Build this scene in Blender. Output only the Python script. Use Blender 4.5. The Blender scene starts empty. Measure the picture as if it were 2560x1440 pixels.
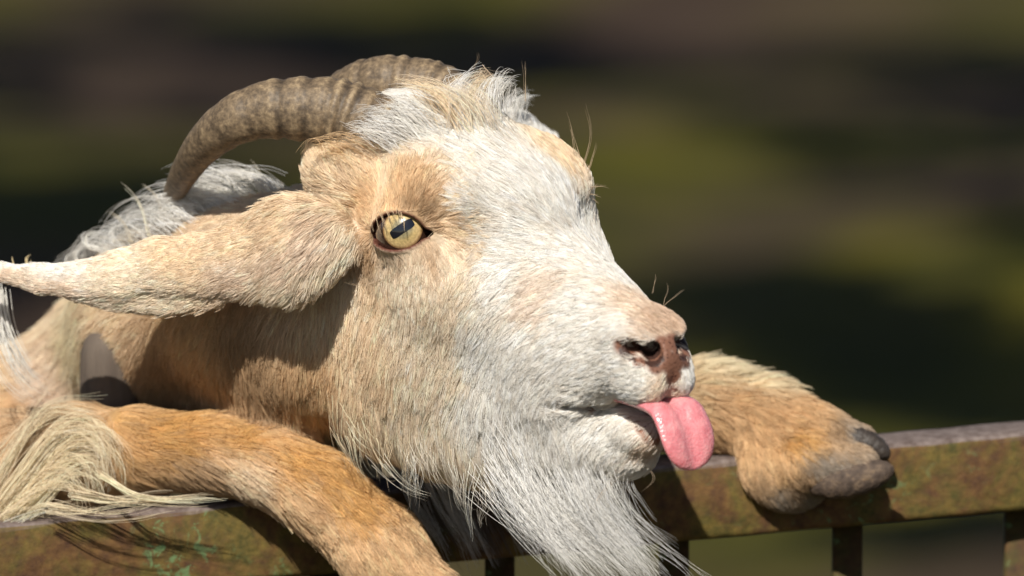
import bpy, math, time
import numpy as np
from concurrent.futures import ThreadPoolExecutor
from mathutils import Vector, Matrix
from mathutils.bvhtree import BVHTree

T0 = time.time()
RNG = np.random.default_rng(7)
sc = bpy.context.scene
COL = sc.collection

# ------------------------------------------------------------------ camera, sky, sun, exposure
S = 0.0002                     # metres per photo pixel at the focus distance (frame 0.512 m wide)
D = 4.0                        # metres to the plane through the goat's head
PITCH = math.radians(8.0)
CH = 1.18                      # height of the frame centre above the ground
FWD = np.array([0, math.cos(PITCH), -math.sin(PITCH)])
UPV = np.array([0, math.sin(PITCH), math.cos(PITCH)])
RGT = np.array([1.0, 0, 0])
CEN = np.array([0, 0, CH])
CAM = CEN - FWD * D

cd = bpy.data.cameras.new("camera")
cam = bpy.data.objects.new("camera", cd)
COL.objects.link(cam)
cam.location = CAM
cam.rotation_euler = (math.pi / 2 - PITCH, 0, 0)
cd.sensor_width = 36.0
cd.lens = 36.0 * D / (2560 * S)
cd.clip_start = 0.1
cd.clip_end = 2000
cd.dof.use_dof = True
cd.dof.focus_distance = D - 0.012
cd.dof.aperture_fstop = 6.2
sc.camera = cam

SUN_EL, SUN_AZ = math.radians(45), math.radians(-15)     # azimuth: to the right of straight behind the camera
TO_SUN = np.array([math.sin(SUN_AZ) * math.cos(SUN_EL), -math.cos(SUN_AZ) * math.cos(SUN_EL), math.sin(SUN_EL)])
w = bpy.data.worlds.new("World")
sc.world = w
w.use_nodes = True
wn = w.node_tree
bg = wn.nodes["Background"]
sky = wn.nodes.new("ShaderNodeTexSky")
sky.sky_type = 'NISHITA'
sky.sun_disc = False
sky.sun_elevation = SUN_EL
sky.sun_rotation = math.pi - SUN_AZ
wn.links.new(sky.outputs[0], bg.inputs[0])
bg.inputs[1].default_value = 0.05
ld = bpy.data.lights.new("sun", 'SUN')
ld.energy = 4.7
ld.angle = math.radians(0.53)
ld.color = (1.0, 0.94, 0.84)
sun = bpy.data.objects.new("sun", ld)
COL.objects.link(sun)
sun.location = CEN + TO_SUN * 30
sun.rotation_euler = Vector(-TO_SUN).to_track_quat('-Z', 'Y').to_euler()
vs = sc.view_settings
vs.view_transform = 'Standard'
vs.look = 'None'
vs.exposure = 0.33
vs.gamma = 1.0
vs.use_curve_mapping = False
cy = sc.cycles
cy.use_denoising = True
cy.max_bounces = 6
cy.diffuse_bounces = 4
cy.glossy_bounces = 4
cy.transmission_bounces = 5
cy.transparent_max_bounces = 8
sc.cycles_curves.shape = 'RIBBONS'

# ------------------------------------------------------------------ frames
# model frame: x right, y up (in the picture), z away from the camera, 1 unit = S metres, origin = frame centre
def P(px, py, z=0.0):
    k = 1 + z * S / D
    return np.array([(px - 1280) * k, (720 - py) * k, float(z)])

def to_world(p):
    p = np.asarray(p, float)
    return CEN + S * (p[..., 0:1] * RGT + p[..., 1:2] * UPV + p[..., 2:3] * FWD)

def to_model(wp):
    q = (np.asarray(wp, float) - CEN) / S
    return np.stack([q @ RGT, q @ UPV, q @ FWD], -1)

def nrm(v):
    return v / np.maximum(np.linalg.norm(v, axis=-1, keepdims=True), 1e-9)

# ------------------------------------------------------------------ materials
def material(name):
    m = bpy.data.materials.new(name)
    m.use_nodes = True
    nt = m.node_tree
    return m, nt, nt.nodes["Principled BSDF"]

def node(nt, kind, **kw):
    n = nt.nodes.new(kind)
    for k, v in kw.items():
        if k.startswith("i_"):
            n.inputs[k[2:].replace("_", " ")].default_value = v
        else:
            setattr(n, k, v)
    return n

def ramp(nt, stops, interp='LINEAR'):
    r = nt.nodes.new("ShaderNodeValToRGB")
    r.color_ramp.interpolation = interp
    e = r.color_ramp.elements
    while len(e) < len(stops):
        e.new(0.5)
    for el, (p, c) in zip(e, stops):
        el.position = p
        el.color = (*c, 1)
    return r

def noise_mat(name, stops, scale, rough=0.7, detail=6, bump=0.0, bump_scale=None, spec=0.3, stretch=(1, 1, 1), dist=0.0):
    m, nt, b = material(name)
    tc = node(nt, "ShaderNodeTexCoord")
    mp = node(nt, "ShaderNodeMapping")
    mp.inputs["Scale"].default_value = stretch
    nt.links.new(tc.outputs["Object"], mp.inputs[0])
    n = node(nt, "ShaderNodeTexNoise", i_Scale=scale, i_Detail=detail, i_Roughness=0.6, i_Distortion=dist)
    nt.links.new(mp.outputs[0], n.inputs["Vector"])
    r = ramp(nt, stops)
    nt.links.new(n.outputs[0], r.inputs[0])
    nt.links.new(r.outputs[0], b.inputs["Base Color"])
    b.inputs["Roughness"].default_value = rough
    b.inputs["Specular IOR Level"].default_value = spec
    if bump:
        n2 = node(nt, "ShaderNodeTexNoise", i_Scale=bump_scale or scale * 3, i_Detail=5)
        nt.links.new(mp.outputs[0], n2.inputs["Vector"])
        bp = node(nt, "ShaderNodeBump", i_Strength=bump, i_Distance=0.002)
        nt.links.new(n2.outputs[0], bp.inputs["Height"])
        nt.links.new(bp.outputs[0], b.inputs["Normal"])
    return m

def fur_material(name, rough=0.45):
    m, nt, b = material(name)
    out = nt.nodes["Material Output"]
    at = node(nt, "ShaderNodeAttribute", attribute_name="col")
    b.inputs["Roughness"].default_value = rough
    b.inputs["Specular IOR Level"].default_value = .25
    tr = node(nt, "ShaderNodeBsdfTranslucent")
    mx = node(nt, "ShaderNodeMixShader")
    mx.inputs[0].default_value = .3
    nt.links.new(at.outputs["Color"], b.inputs["Base Color"])
    nt.links.new(at.outputs["Color"], tr.inputs["Color"])
    nt.links.new(b.outputs[0], mx.inputs[1]); nt.links.new(tr.outputs[0], mx.inputs[2])
    nt.links.new(mx.outputs[0], out.inputs[0])
    return m

FUR_GAMMA = 1.0
M_FUR = fur_material("fur")

def skin_material():
    m, nt, b = material("goat_skin")
    at = node(nt, "ShaderNodeAttribute", attribute_name="skin")
    tc = node(nt, "ShaderNodeTexCoord")
    n = node(nt, "ShaderNodeTexNoise", i_Scale=620.0, i_Detail=3)
    nt.links.new(tc.outputs["Object"], n.inputs["Vector"])
    r = ramp(nt, [(0.34, (.3, .25, .25)), (0.43, (1, 1, 1))])
    nt.links.new(n.outputs[0], r.inputs[0])
    bare = node(nt, "ShaderNodeAttribute", attribute_name="bare")
    mx = node(nt, "ShaderNodeMix", data_type='RGBA', blend_type='MULTIPLY')
    nt.links.new(bare.outputs["Fac"], mx.inputs[0])
    nt.links.new(at.outputs["Color"], mx.inputs[6])
    nt.links.new(r.outputs[0], mx.inputs[7])
    nt.links.new(mx.outputs[2], b.inputs["Base Color"])
    b.inputs["Roughness"].default_value = 0.5
    b.inputs["Specular IOR Level"].default_value = 0.3
    n2 = node(nt, "ShaderNodeTexVoronoi", i_Scale=650.0)
    nt.links.new(tc.outputs["Object"], n2.inputs["Vector"])
    bp = node(nt, "ShaderNodeBump", i_Strength=0.35, i_Distance=0.0006)
    nt.links.new(n2.outputs[0], bp.inputs["Height"])
    nt.links.new(bp.outputs[0], b.inputs["Normal"])
    return m

# ------------------------------------------------------------------ object helpers
def link_mesh(name, verts, faces, mat, parent=None, origin=None, smooth=True):
    """verts in world metres; the object's origin sits at `origin`."""
    verts = np.asarray(verts, float)
    o0 = np.zeros(3) if origin is None else np.asarray(origin, float)
    me = bpy.data.meshes.new(name)
    me.from_pydata((verts - o0).tolist(), [], [list(map(int, f)) for f in faces])
    me.validate()
    me.update()
    if smooth:
        me.polygons.foreach_set("use_smooth", [True] * len(me.polygons))
    if mat:
        me.materials.append(mat)
    o = bpy.data.objects.new(name, me)
    COL.objects.link(o)
    if parent is not None:
        o.parent = parent
        o.location = o0 - np.array(parent.location)
    else:
        o.location = o0
    return o

def empty(name, loc):
    o = bpy.data.objects.new(name, None)
    COL.objects.link(o)
    o.location = loc
    return o

def tag(o, label=None, cat=None, group=None, kind=None):
    for k, v in (("label", label), ("category", cat), ("group", group), ("kind", kind)):
        if v:
            o[k] = v
    return o

def tube(pts, rad, nseg=16, ring=None, cap=True):
    """verts, faces of a swept tube; pts (n,3), rad (n,)"""
    pts = np.asarray(pts, float)
    n = len(pts)
    t = nrm(np.gradient(pts, axis=0))
    ref = np.array([0.0, 0, 1]) if abs(t[0][2]) < 0.9 else np.array([0.0, 1, 0])
    u = nrm(np.cross(ref, t[0]))
    V, F = [], []
    for i in range(n):
        u = nrm(u - t[i] * (u @ t[i]))
        v = np.cross(t[i], u)
        for k in range(nseg):
            a = 2 * math.pi * k / nseg
            V.append(pts[i] + rad[i] * (math.cos(a) * u + math.sin(a) * v))
    for i in range(n - 1):
        for k in range(nseg):
            k2 = (k + 1) % nseg
            F.append((i * nseg + k, i * nseg + k2, (i + 1) * nseg + k2, (i + 1) * nseg + k))
    if cap:
        F.append(tuple(range(nseg))[::-1])
        F.append(tuple((n - 1) * nseg + k for k in range(nseg)))
    return np.array(V), F

def catmull(ctrl, n):
    """smooth polyline through control points (any dimension), n samples"""
    c = np.asarray(ctrl, float)
    c = np.vstack([2 * c[0] - c[1], c, 2 * c[-1] - c[-2]])
    m = len(c) - 3
    out = []
    for s in np.linspace(0, m - 1e-6, n):
        i = int(s)
        t = s - i
        p0, p1, p2, p3 = c[i:i + 4]
        out.append(0.5 * (2 * p1 + (p2 - p0) * t + (2 * p0 - 5 * p1 + 4 * p2 - p3) * t * t + (3 * p1 - p0 - 3 * p2 + p3) * t ** 3))
    return np.array(out)

# ------------------------------------------------------------------ the goat's surface as a signed distance field (model frame)
HF = nrm(np.array([.60, -.467, -.65]))
HL = np.array([.766, .156, .624]); HL = nrm(HL - HF * (HL @ HF))
HU = np.cross(HL, HF)
HE = P(1220, 530, 0)
def H(a, b, c):
    return HE + a * HF + b * HL + c * HU
def to_head(p):
    q = p - HE
    return np.stack([q @ HF, q @ HL, q @ HU], -1)
HR = np.array([HF, HL, HU], np.float32)

# inside the field points are held as three rows (x, y, z)
def smin(a, b, k):
    h = np.clip(0.5 + 0.5 * (b - a) / k, 0, 1)
    return b + (a - b) * h - k * h * (1 - h)
def smax(a, b, k):
    return -smin(-a, -b, k)
def ell(p, c, r, R=None):
    x, y, z = p[0] - np.float32(c[0]), p[1] - np.float32(c[1]), p[2] - np.float32(c[2])
    if R is not None:
        x, y, z = np.asarray(R, np.float32) @ np.stack([x, y, z])     # rows of R = ellipsoid axes
    i = [np.float32(1.0 / v) for v in r]
    x = x * i[0]; y = y * i[1]; z = z * i[2]
    k0 = np.sqrt(x * x + y * y + z * z)
    x = x * i[0]; y = y * i[1]; z = z * i[2]
    k1 = np.sqrt(x * x + y * y + z * z)
    return k0 * (k0 - 1) / np.maximum(k1, 1e-9)
def cone(p, a, b, r1, r2):
    a = np.asarray(a, np.float32); b = np.asarray(b, np.float32)
    d = b - a
    x, y, z = p[0] - a[0], p[1] - a[1], p[2] - a[2]
    h = np.clip((x * d[0] + y * d[1] + z * d[2]) * np.float32(1 / (d @ d)), 0, 1)
    x = x - h * d[0]; y = y - h * d[1]; z = z - h * d[2]
    return np.sqrt(x * x + y * y + z * z) - (np.float32(r1) + np.float32(r2 - r1) * h)
def dot3(p, c, v):
    return (p[0] - np.float32(c[0])) * np.float32(v[0]) + (p[1] - np.float32(c[1])) * np.float32(v[1]) + (p[2] - np.float32(c[2])) * np.float32(v[2])
def dist3(p, c):
    x, y, z = p[0] - np.float32(c[0]), p[1] - np.float32(c[1]), p[2] - np.float32(c[2])
    return np.sqrt(x * x + y * y + z * z)
def chain(p, pts, rs, k=0):
    d = None
    for i in range(len(pts) - 1):
        e = cone(p, pts[i], pts[i + 1], rs[i], rs[i + 1])
        d = e if d is None else (np.minimum(d, e) if k == 0 else smin(d, e, k))
    return d
def axes(fwd, up):
    x = nrm(np.asarray(fwd, float)); z = np.asarray(up, float); z = nrm(z - x * (z @ x))
    return np.array([x, np.cross(z, x), z])

EYE_C = H(-14, -246, -20)                      # near eyeball centre
EYE_R = 76.0
EYE_G = nrm(-HL * 0.50 + np.array([0, 0.06, -0.75]) + HF * 0.05)      # the way it looks
EYE_X = nrm(np.array([1.0, 0.10, 0]) - EYE_G * (np.array([1.0, 0.10, 0]) @ EYE_G))
EYE_Y = np.cross(EYE_X, EYE_G) if np.cross(EYE_X, EYE_G)[1] > 0 else np.cross(EYE_G, EYE_X)
def mirror_head(v, point=True):
    q = np.array(v, float) - (HE if point else 0)
    q = q - 2 * (q @ HL) * HL
    return q + (HE if point else 0)

def almond(p):
    """signed 'distance' in the eye plane to the lid opening (near eye, local abs-b space handled by caller)"""
    x = dot3(p, EYE_C, EYE_X); y = dot3(p, EYE_C, EYE_Y)
    up = np.hypot(x + 6, y + 48) - 92        # upper lid arc
    lo = np.hypot(x + 2, y - 66) - 112       # lower lid arc
    # inner corner stretched toward the nose
    cor = np.hypot((x - 70) / 1.0, (y + 14) / 0.32) - 25
    return smin(np.maximum(up, lo), cor * 0.6, 14)

EAR = [(778, 602, -40, 106), (738, 612, -40, 120), (700, 630, -22, 121), (600, 650, 28, 93), (500, 662, 75, 77), (400, 668, 115, 73), (300, 690, 150, 63),
       (200, 700, 180, 45), (100, 697, 210, 36), (0, 680, 235, 22), (-70, 655, 255, 10)]

def head_ac(px, py, b):
    """head-frame (a, c) of the point with lateral offset b that is seen at a photo pixel"""
    r = P(px, py)[:2] - HE[:2] - b * HL[:2]
    return np.linalg.solve(np.array([[HF[0], HU[0]], [HF[1], HU[1]]]), r)
MOUTH = [head_ac(1330, 990, -120), head_ac(1400, 1000, -112), head_ac(1500, 1018, -104), head_ac(1600, 1026, -80), head_ac(1700, 1018, -10)]
MOUTH.append(MOUTH[-1] + np.array([90, 20]))

LEGN = [(-80, 1260, 1020, 190), (50, 1180, 660, 140), (200, 1140, 525, 118), (330, 1125, 465, 100), (520, 1130, 420, 84), (690, 1165, 378, 88), (800, 1230, 342, 94), (950, 1370, 320, 98), (1080, 1520, 305, 82), (1180, 1700, 295, 62), (1260, 1810, 275, 70)]
LEGF = [(900, 1080, 980, 150), (1300, 1020, 850, 120), (1600, 1010, 760, 105), (1780, 1020, 715, 100), (1920, 1055, 675, 92), (2040, 1100, 625, 92)]

def chain_px(p, L, k=30, flat=None):
    return chain(p, [P(*q[:3]) for q in L], [q[3] for q in L], k)

W_ = lambda x, y, z: to_model(np.array([x, y, z]))
def hz(c, r):
    return lambda p: ell(p, c, r)

def head_solid(h):
    ha = h.copy(); ha[1] = -np.abs(h[1])        # symmetric head; all lateral parts on the near (negative) side
    d = ell(h, (-190, 0, -20), (300, 222, 212))           # cranium
    d = smin(d, ell(h, (0, 0, 62), (235, 185, 138)), 80)  # forehead
    d = smin(d, ell(ha, (-12, -178, 4), (150, 106, 130)), 70)     # orbits
    d = smin(d, ell(ha, (-20, -180, 88), (140, 74, 58)), 50)     # brow
    d = smin(d, ell(ha, (50, -184, -110), (220, 100, 130)), 70)     # cheekbone
    d = smin(d, ell(ha, (320, -112, -235), (270, 90, 170)), 80)     # cheek
    d = smin(d, ell(ha, (30, -160, -265), (230, 105, 190)), 80)
    d = smin(d, ell(ha, (-330, -190, -40), (130, 90, 120)), 70)  # temple and ear root
    d = smin(d, cone(h, (60, 0, -70), (590, 0, -50), 175, 102), 70)    # face
    d = smin(d, cone(ha, (120, -66, -140), (540, -34, -120), 170, 112), 70)
    d = smin(d, ell(h, (660, 0, -42), (108, 98, 86)), 50)       # muzzle
    d = smin(d, ell(ha, (682, -42, -88), (104, 60, 66)), 34)     # upper lip pads
    d = smin(d, ell(ha, (650, -62, -2), (85, 46, 44)), 30)        # nostril wings
    d = smin(d, ell(ha, (130, -105, -420), (300, 125, 200)), 80)   # masseter
    d = smin(d, ell(ha, (-90, -140, -440), (230, 130, 250)), 80)   # jaw angle
    d = smin(d, ell(h, (-60, 0, -450), (290, 185, 240)), 80)       # throat
    jaw = cone(ha, (110, -60, -515), (555, -46, -332), 150, 94)
    jaw = smin(jaw, ell(h, (632, 0, -314), (112, 94, 80)), 40)     # chin
    jaw = smin(jaw, ell(h, (690, 0, -250), (74, 72, 50)), 24)      # lower lip
    return smin(d, jaw, 26), ha

def trace(px, py):
    """head-frame point where the ray through a photo pixel meets the uncut head"""
    o = np.array([0, 0, -D / S]); dr = nrm(P(px, py) - o)
    t = -o[2] - 900.0
    for _ in range(80):
        t += 0.7 * float(head_solid(to_head((o + dr * t)[None]).T)[0][0])
    return to_head(o + dr * t)
NOS = [trace(*q) for q in ((1550, 866), (1588, 880), (1634, 888))]
NOS = [q * np.array([1, np.sign(-q[1]) or 1, 1]) * np.array([1, 1, 1]) if q[1] > 0 else q for q in NOS]

def sdf_head(p):
    h = HR @ p - (HR @ HE.astype(np.float32))[:, None]
    d, ha = head_solid(h)
    # mouth slit: a thin sheet under the mouth line, in front of the corner
    a = h[0]
    a0 = MOUTH[1][0]
    ml = np.interp(a, [q[0] for q in MOUTH], [q[1] for q in MOUTH])
    gap = np.interp(a, [a0, a0 + 60, 690, 740, 900], [6, 10, 12, 20, 40])
    low = np.interp(a, [a0, 660, 740, 900], [2, 6, 16, 34])
    slit = np.abs(h[2] - ml + low) - gap
    slit = np.maximum(slit, a0 - a)
    core = ell(h, (560, 0, -220), (130, 56, 90))             # leave the jaw hinge solid inside
    slit = np.maximum(slit, -core)
    d = smax(d, -slit, 12)
    # nostrils
    ns = cone(ha, NOS[0], NOS[1], 14, 27)
    ns = smin(ns, cone(ha, NOS[1], NOS[2], 27, 24), 8)
    ns = smin(ns, cone(ha, NOS[1], NOS[1] + np.array([-60, 44, -4]), 22, 18), 8)
    ns = smin(ns, cone(ha, NOS[2], NOS[2] + np.array([-60, 36, -6]), 25, 20), 8)
    d = smax(d, -ns, 12)
    # philtrum groove
    d = smax(d, -cone(h, (786, 0, 20), (818, 0, -110), 12, 12), 18)
    return d, ha

def sdf_eye(d, p, h):
    """lids round both eyes: mirror far-side points on to the near side"""
    ha = h                                              # already mirrored, head frame
    m = dist3(p, EYE_C) < 420
    m |= dist3(p, mirror_head(EYE_C)) < 420
    if not m.any():
        return d
    pm = HR.T @ ha[:, m] + HE.astype(np.float32)[:, None]
    e = d[m]
    r = dist3(pm, EYE_C)
    q = dot3(pm, EYE_C, EYE_G)
    e = smin(e, np.maximum(r - (EYE_R + 9), -q - 20), 26)
    al = almond(pm)
    rim = np.maximum(np.abs(al) - 7, r - (EYE_R + 12))
    e = smin(e, np.maximum(rim, -q), 10)
    e = smax(e, -np.maximum(al, -q), 8)
    d = d.copy()
    d[m] = e
    return d

# ear frame: flatten the chain towards the camera
def sdf_ear(p):
    pts = np.array([P(*e[:3]) for e in EAR])
    zc = np.interp(p[0], pts[::-1, 0], pts[::-1, 2]).astype(np.float32)
    q = np.stack([p[0], p[1], (p[2] - zc) * np.float32(2.0)])      # half as thick as wide
    fl = [np.array([a[0], a[1], 0]) for a in pts]
    d = chain(q, fl, [e[3] for e in EAR], 20) * 0.6
    # hollow on the underside, opening downwards and away
    e3 = lambda px, py, z: np.array([P(px, 0)[0], P(0, py)[1], z])
    d = smin(d, chain(q, [e3(540, 742, 36), e3(400, 750, 36), e3(260, 744, 30), e3(180, 732, 20)], [26, 38, 32, 18]) * 0.6, 14)
    hol = chain(q, [e3(505, 770, -45), e3(390, 775, -50), e3(235, 766, -40)], [20, 34, 12]) * 0.6
    return smax(d, -hol, 14)

SH = P(150, 1180, 560)
TORSO = [P(330, 900, 640), P(100, 1150, 800), P(-300, 1750, 1150), W_(-.42, .52, .62), W_(-.46, .56, .55)]
TORSO[3] = W_(-.40, .42, .72); TORSO[4] = W_(-.44, .50, .56)
def sdf_body(p):
    d = chain(p, [P(1010, 655, 265), P(640, 745, 500), P(430, 810, 780), P(310, 930, 1070), P(70, 1210, 1230)], [250, 238, 235, 220, 275], 60)
    d = smin(d, chain(p, [P(800, 840, 360), P(690, 1000, 720), P(760, 1350, 1010), P(400, 1700, 1200)], [205, 220, 270, 330], 80), 90)
    t = chain(p, [P(60, 1220, 1180), P(-300, 1900, 1430), W_(-.24, .40, .70), W_(-.32, .50, .56)], [330, 620, 680, 480], 160)
    d = smin(d, t, 120)
    d = smin(d, chain_px(p, LEGN, 40), 40)
    far = chain_px(p, LEGF, 40)
    # fetlock and the two toes laid over the rail
    far = smin(far, ell(p, P(1965, 1175, 610), (120, 102, 80), axes((1, -.5, 0), (0, 0, 1))), 50)
    far = smin(far, cone(p, P(2030, 1085, 635), P(2150, 1105, 615), 58, 44), 30)
    far = smin(far, cone(p, P(2010, 1160, 560), P(2150, 1165, 545), 74, 50), 26)
    d = smin(d, far, 60)
    for sx in (-1, 1):                                  # hind legs down to the ground
        hp = np.array([-.32 + sx * .085, .50, .50])
        pts = [hp, hp + (.06, -.10, -.17), hp + (-.01, .07, -.28), hp + (0, .03, -.44), hp + (0.01, .0, -.475)]
        d = smin(d, chain(p, [to_model(q) for q in pts], [420, 270, 130, 105, 120], 60), 120)
    d = smin(d, ell(p, P(0, 1220, 1100), (220, 300, 220)), 90)   # shoulder
    return d

def sdf(pp):
    p = np.ascontiguousarray(np.asarray(pp, np.float32).T)
    hd, ha = sdf_head(p)
    d = smin(hd, sdf_body(p), 60)
    d = smin(d, sdf_ear(p), 75)
    # far ear, mostly hidden behind the head
    fe = chain(p, [H(-330, 230, -60), H(-420, 420, -80), H(-520, 640, -170)], [85, 70, 20], 20)
    d = smin(d, fe, 40)
    return sdf_eye(d, p, ha)

POOL = ThreadPoolExecutor(4)
def sdf_chunk(p, n=40000):
    if len(p) <= n:
        return sdf(p)
    return np.concatenate(list(POOL.map(sdf, [p[i:i + n] for i in range(0, len(p), n)])))

class Grid:
    """the distance field sampled on a coarse lattice, for the many look-ups the hair needs"""
    def __init__(self, lo, hi, h):
        self.lo, self.h = np.array(lo, float), h
        self.n = (np.ceil((np.array(hi) - lo) / h)).astype(int) + 1
        ax = [self.lo[i] + h * np.arange(self.n[i]) for i in range(3)]
        self.v = sdf_chunk(np.stack(np.meshgrid(*ax, indexing='ij'), -1).reshape(-1, 3)).astype(np.float32)
    def __call__(self, p):
        q = np.clip((p - self.lo) / self.h, 0, self.n - 1.001)
        i = q.astype(np.int32); f = (q - i).astype(np.float32)
        s0, s1 = int(self.n[1] * self.n[2]), int(self.n[2])
        k = i[:, 0] * s0 + i[:, 1] * s1 + i[:, 2]
        v = self.v
        fx, fy, fz = f[:, 0], f[:, 1], f[:, 2]
        a = v[k] * (1 - fz) + v[k + 1] * fz
        b = v[k + s1] * (1 - fz) + v[k + s1 + 1] * fz
        c = v[k + s0] * (1 - fz) + v[k + s0 + 1] * fz
        d = v[k + s0 + s1] * (1 - fz) + v[k + s0 + s1 + 1] * fz
        return (a * (1 - fy) + b * fy) * (1 - fx) + (c * (1 - fy) + d * fy) * fx
    def grad(self, p, e=5.0):
        k = np.array([[1, -1, -1], [-1, -1, 1], [-1, 1, -1], [1, 1, 1]], float)
        return nrm(sum(kk * self(p + kk * e)[:, None] for kk in k))

def grad(p, e=3.0):
    k = np.array([[1, -1, -1], [-1, -1, 1], [-1, 1, -1], [1, 1, 1]], float)
    g = sum(kk * sdf_chunk(p + kk * e)[:, None] for kk in k)
    return nrm(g)

def axis_lines(lo, hi, flo, fhi, step, grow=1.08, big=60):
    mid = list(np.arange(flo, fhi + step, step))
    s, x, right = step, mid[-1], []
    while x < hi:
        s = min(s * grow, big); x += s; right.append(x)
    s, x, left = step, mid[0], []
    while x > lo:
        s = min(s * grow, big); x -= s; left.append(x)
    return np.array(left[::-1] + mid + right)

def surface_nets(f, xs, ys, zs, block=32):
    n = np.array([len(xs) - 1, len(ys) - 1, len(zs) - 1])
    nb = (n + block - 1) // block
    pad = nb * block + 1
    def ext(a, m):
        if len(a) < m:
            a = np.concatenate([a, a[-1] + (a[-1] - a[-2]) * np.arange(1, m - len(a) + 1)])
        return a
    X, Y, Z = ext(xs, pad[0]), ext(ys, pad[1]), ext(zs, pad[2])
    cells = np.stack(np.meshgrid(*[np.arange(k) * block for k in nb], indexing='ij'), -1).reshape(-1, 3)
    size = block
    while True:
        lo = np.stack([X[cells[:, 0]], Y[cells[:, 1]], Z[cells[:, 2]]], -1)
        hi = np.stack([X[cells[:, 0] + size], Y[cells[:, 1] + size], Z[cells[:, 2] + size]], -1)
        d = f((lo + hi) / 2)
        keep = np.abs(d) < np.linalg.norm(hi - lo, axis=1) * 0.5 * 1.35 + 4
        cells = cells[keep]
        if size == 1:
            break
        size //= 2
        off = np.stack(np.meshgrid([0, size], [0, size], [0, size], indexing='ij'), -1).reshape(-1, 3)
        cells = (cells[:, None, :] + off[None]).reshape(-1, 3)
    st = np.array([1, pad[0] + 2, (pad[0] + 2) * (pad[1] + 2)], dtype=np.int64)
    corner = np.stack(np.meshgrid([0, 1], [0, 1], [0, 1], indexing='ij'), -1).reshape(-1, 3)
    ck = ((cells[:, None, :] + corner[None]) * st).sum(-1)
    uk, inv = np.unique(ck, return_inverse=True)
    inv = inv.reshape(ck.shape)
    ijk = np.stack([uk % st[1], (uk // st[1]) % (st[2] // st[1]), uk // st[2]], -1)
    pos = np.stack([X[ijk[:, 0]], Y[ijk[:, 1]], Z[ijk[:, 2]]], -1)
    val = f(pos)
    cv = val[inv]
    act = (cv.min(1) < 0) & (cv.max(1) >= 0)
    cells, cv, inv = cells[act], cv[act], inv[act]
    acc = np.zeros((len(cells), 3)); cnt = np.zeros(len(cells))
    ed = [(i, j) for i in range(8) for j in range(i + 1, 8) if np.abs(corner[i] - corner[j]).sum() == 1]
    for i, j in ed:
        c = (cv[:, i] < 0) != (cv[:, j] < 0)
        t = np.where(c, cv[:, i] / np.where(c, cv[:, i] - cv[:, j], 1), 0)[:, None]
        acc += np.where(c[:, None], pos[inv[:, i]] * (1 - t) + pos[inv[:, j]] * t, 0)
        cnt += c
    V = acc / cnt[:, None]
    key = (cells * st).sum(-1)
    order = np.argsort(key); skey = key[order]
    def find(c):
        k = (c * st).sum(-1)
        i = np.clip(np.searchsorted(skey, k), 0, len(skey) - 1)
        return np.where(skey[i] == k, order[i], -1)
    F = []
    for ax in range(3):
        o1, o2 = [(1, 2), (2, 0), (0, 1)][ax]
        e1 = np.zeros(3, int); e1[o1] = 1
        e2 = np.zeros(3, int); e2[o2] = 1
        hi_i = 1 << (2 - ax)
        a = cv[:, 0]; b = cv[:, hi_i]
        c = (a < 0) != (b < 0)
        cc = cells[c]
        q = np.stack([np.nonzero(c)[0], find(cc - e1), find(cc - e1 - e2), find(cc - e2)], -1)
        flip = b[c] < 0
        q[flip] = q[flip][:, ::-1]
        F.append(q[(q >= 0).all(1)])
    return V, np.concatenate(F)

xs = axis_lines(-6000, 1150, -1350, 1000, 7.0)
ys = axis_lines(-7200, 620, -760, 480, 7.0)
zs = axis_lines(-620, 6500, -560, 420, 7.0, 1.05)
V, F = surface_nets(sdf_chunk, xs, ys, zs)
for _ in range(2):                                     # settle the vertices on the true surface
    g = grad(V); dd = sdf_chunk(V)
    V = V - g * np.clip(dd, -6, 6)[:, None] * 0.8
NV = grad(V)
print("body mesh", len(V), len(F), round(time.time() - T0, 1))

BVH = BVHTree.FromPolygons([tuple(v) for v in V], [tuple(map(int, f)) for f in F])
def hit(px, py):
    """the point of the goat that the ray through a photo pixel meets first"""
    o = np.array([0, 0, -D / S])
    d = nrm(P(px, py, 0) - o)
    r = BVH.ray_cast(Vector(o), Vector(d))
    return None if r[0] is None else np.array(r[0])

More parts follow.
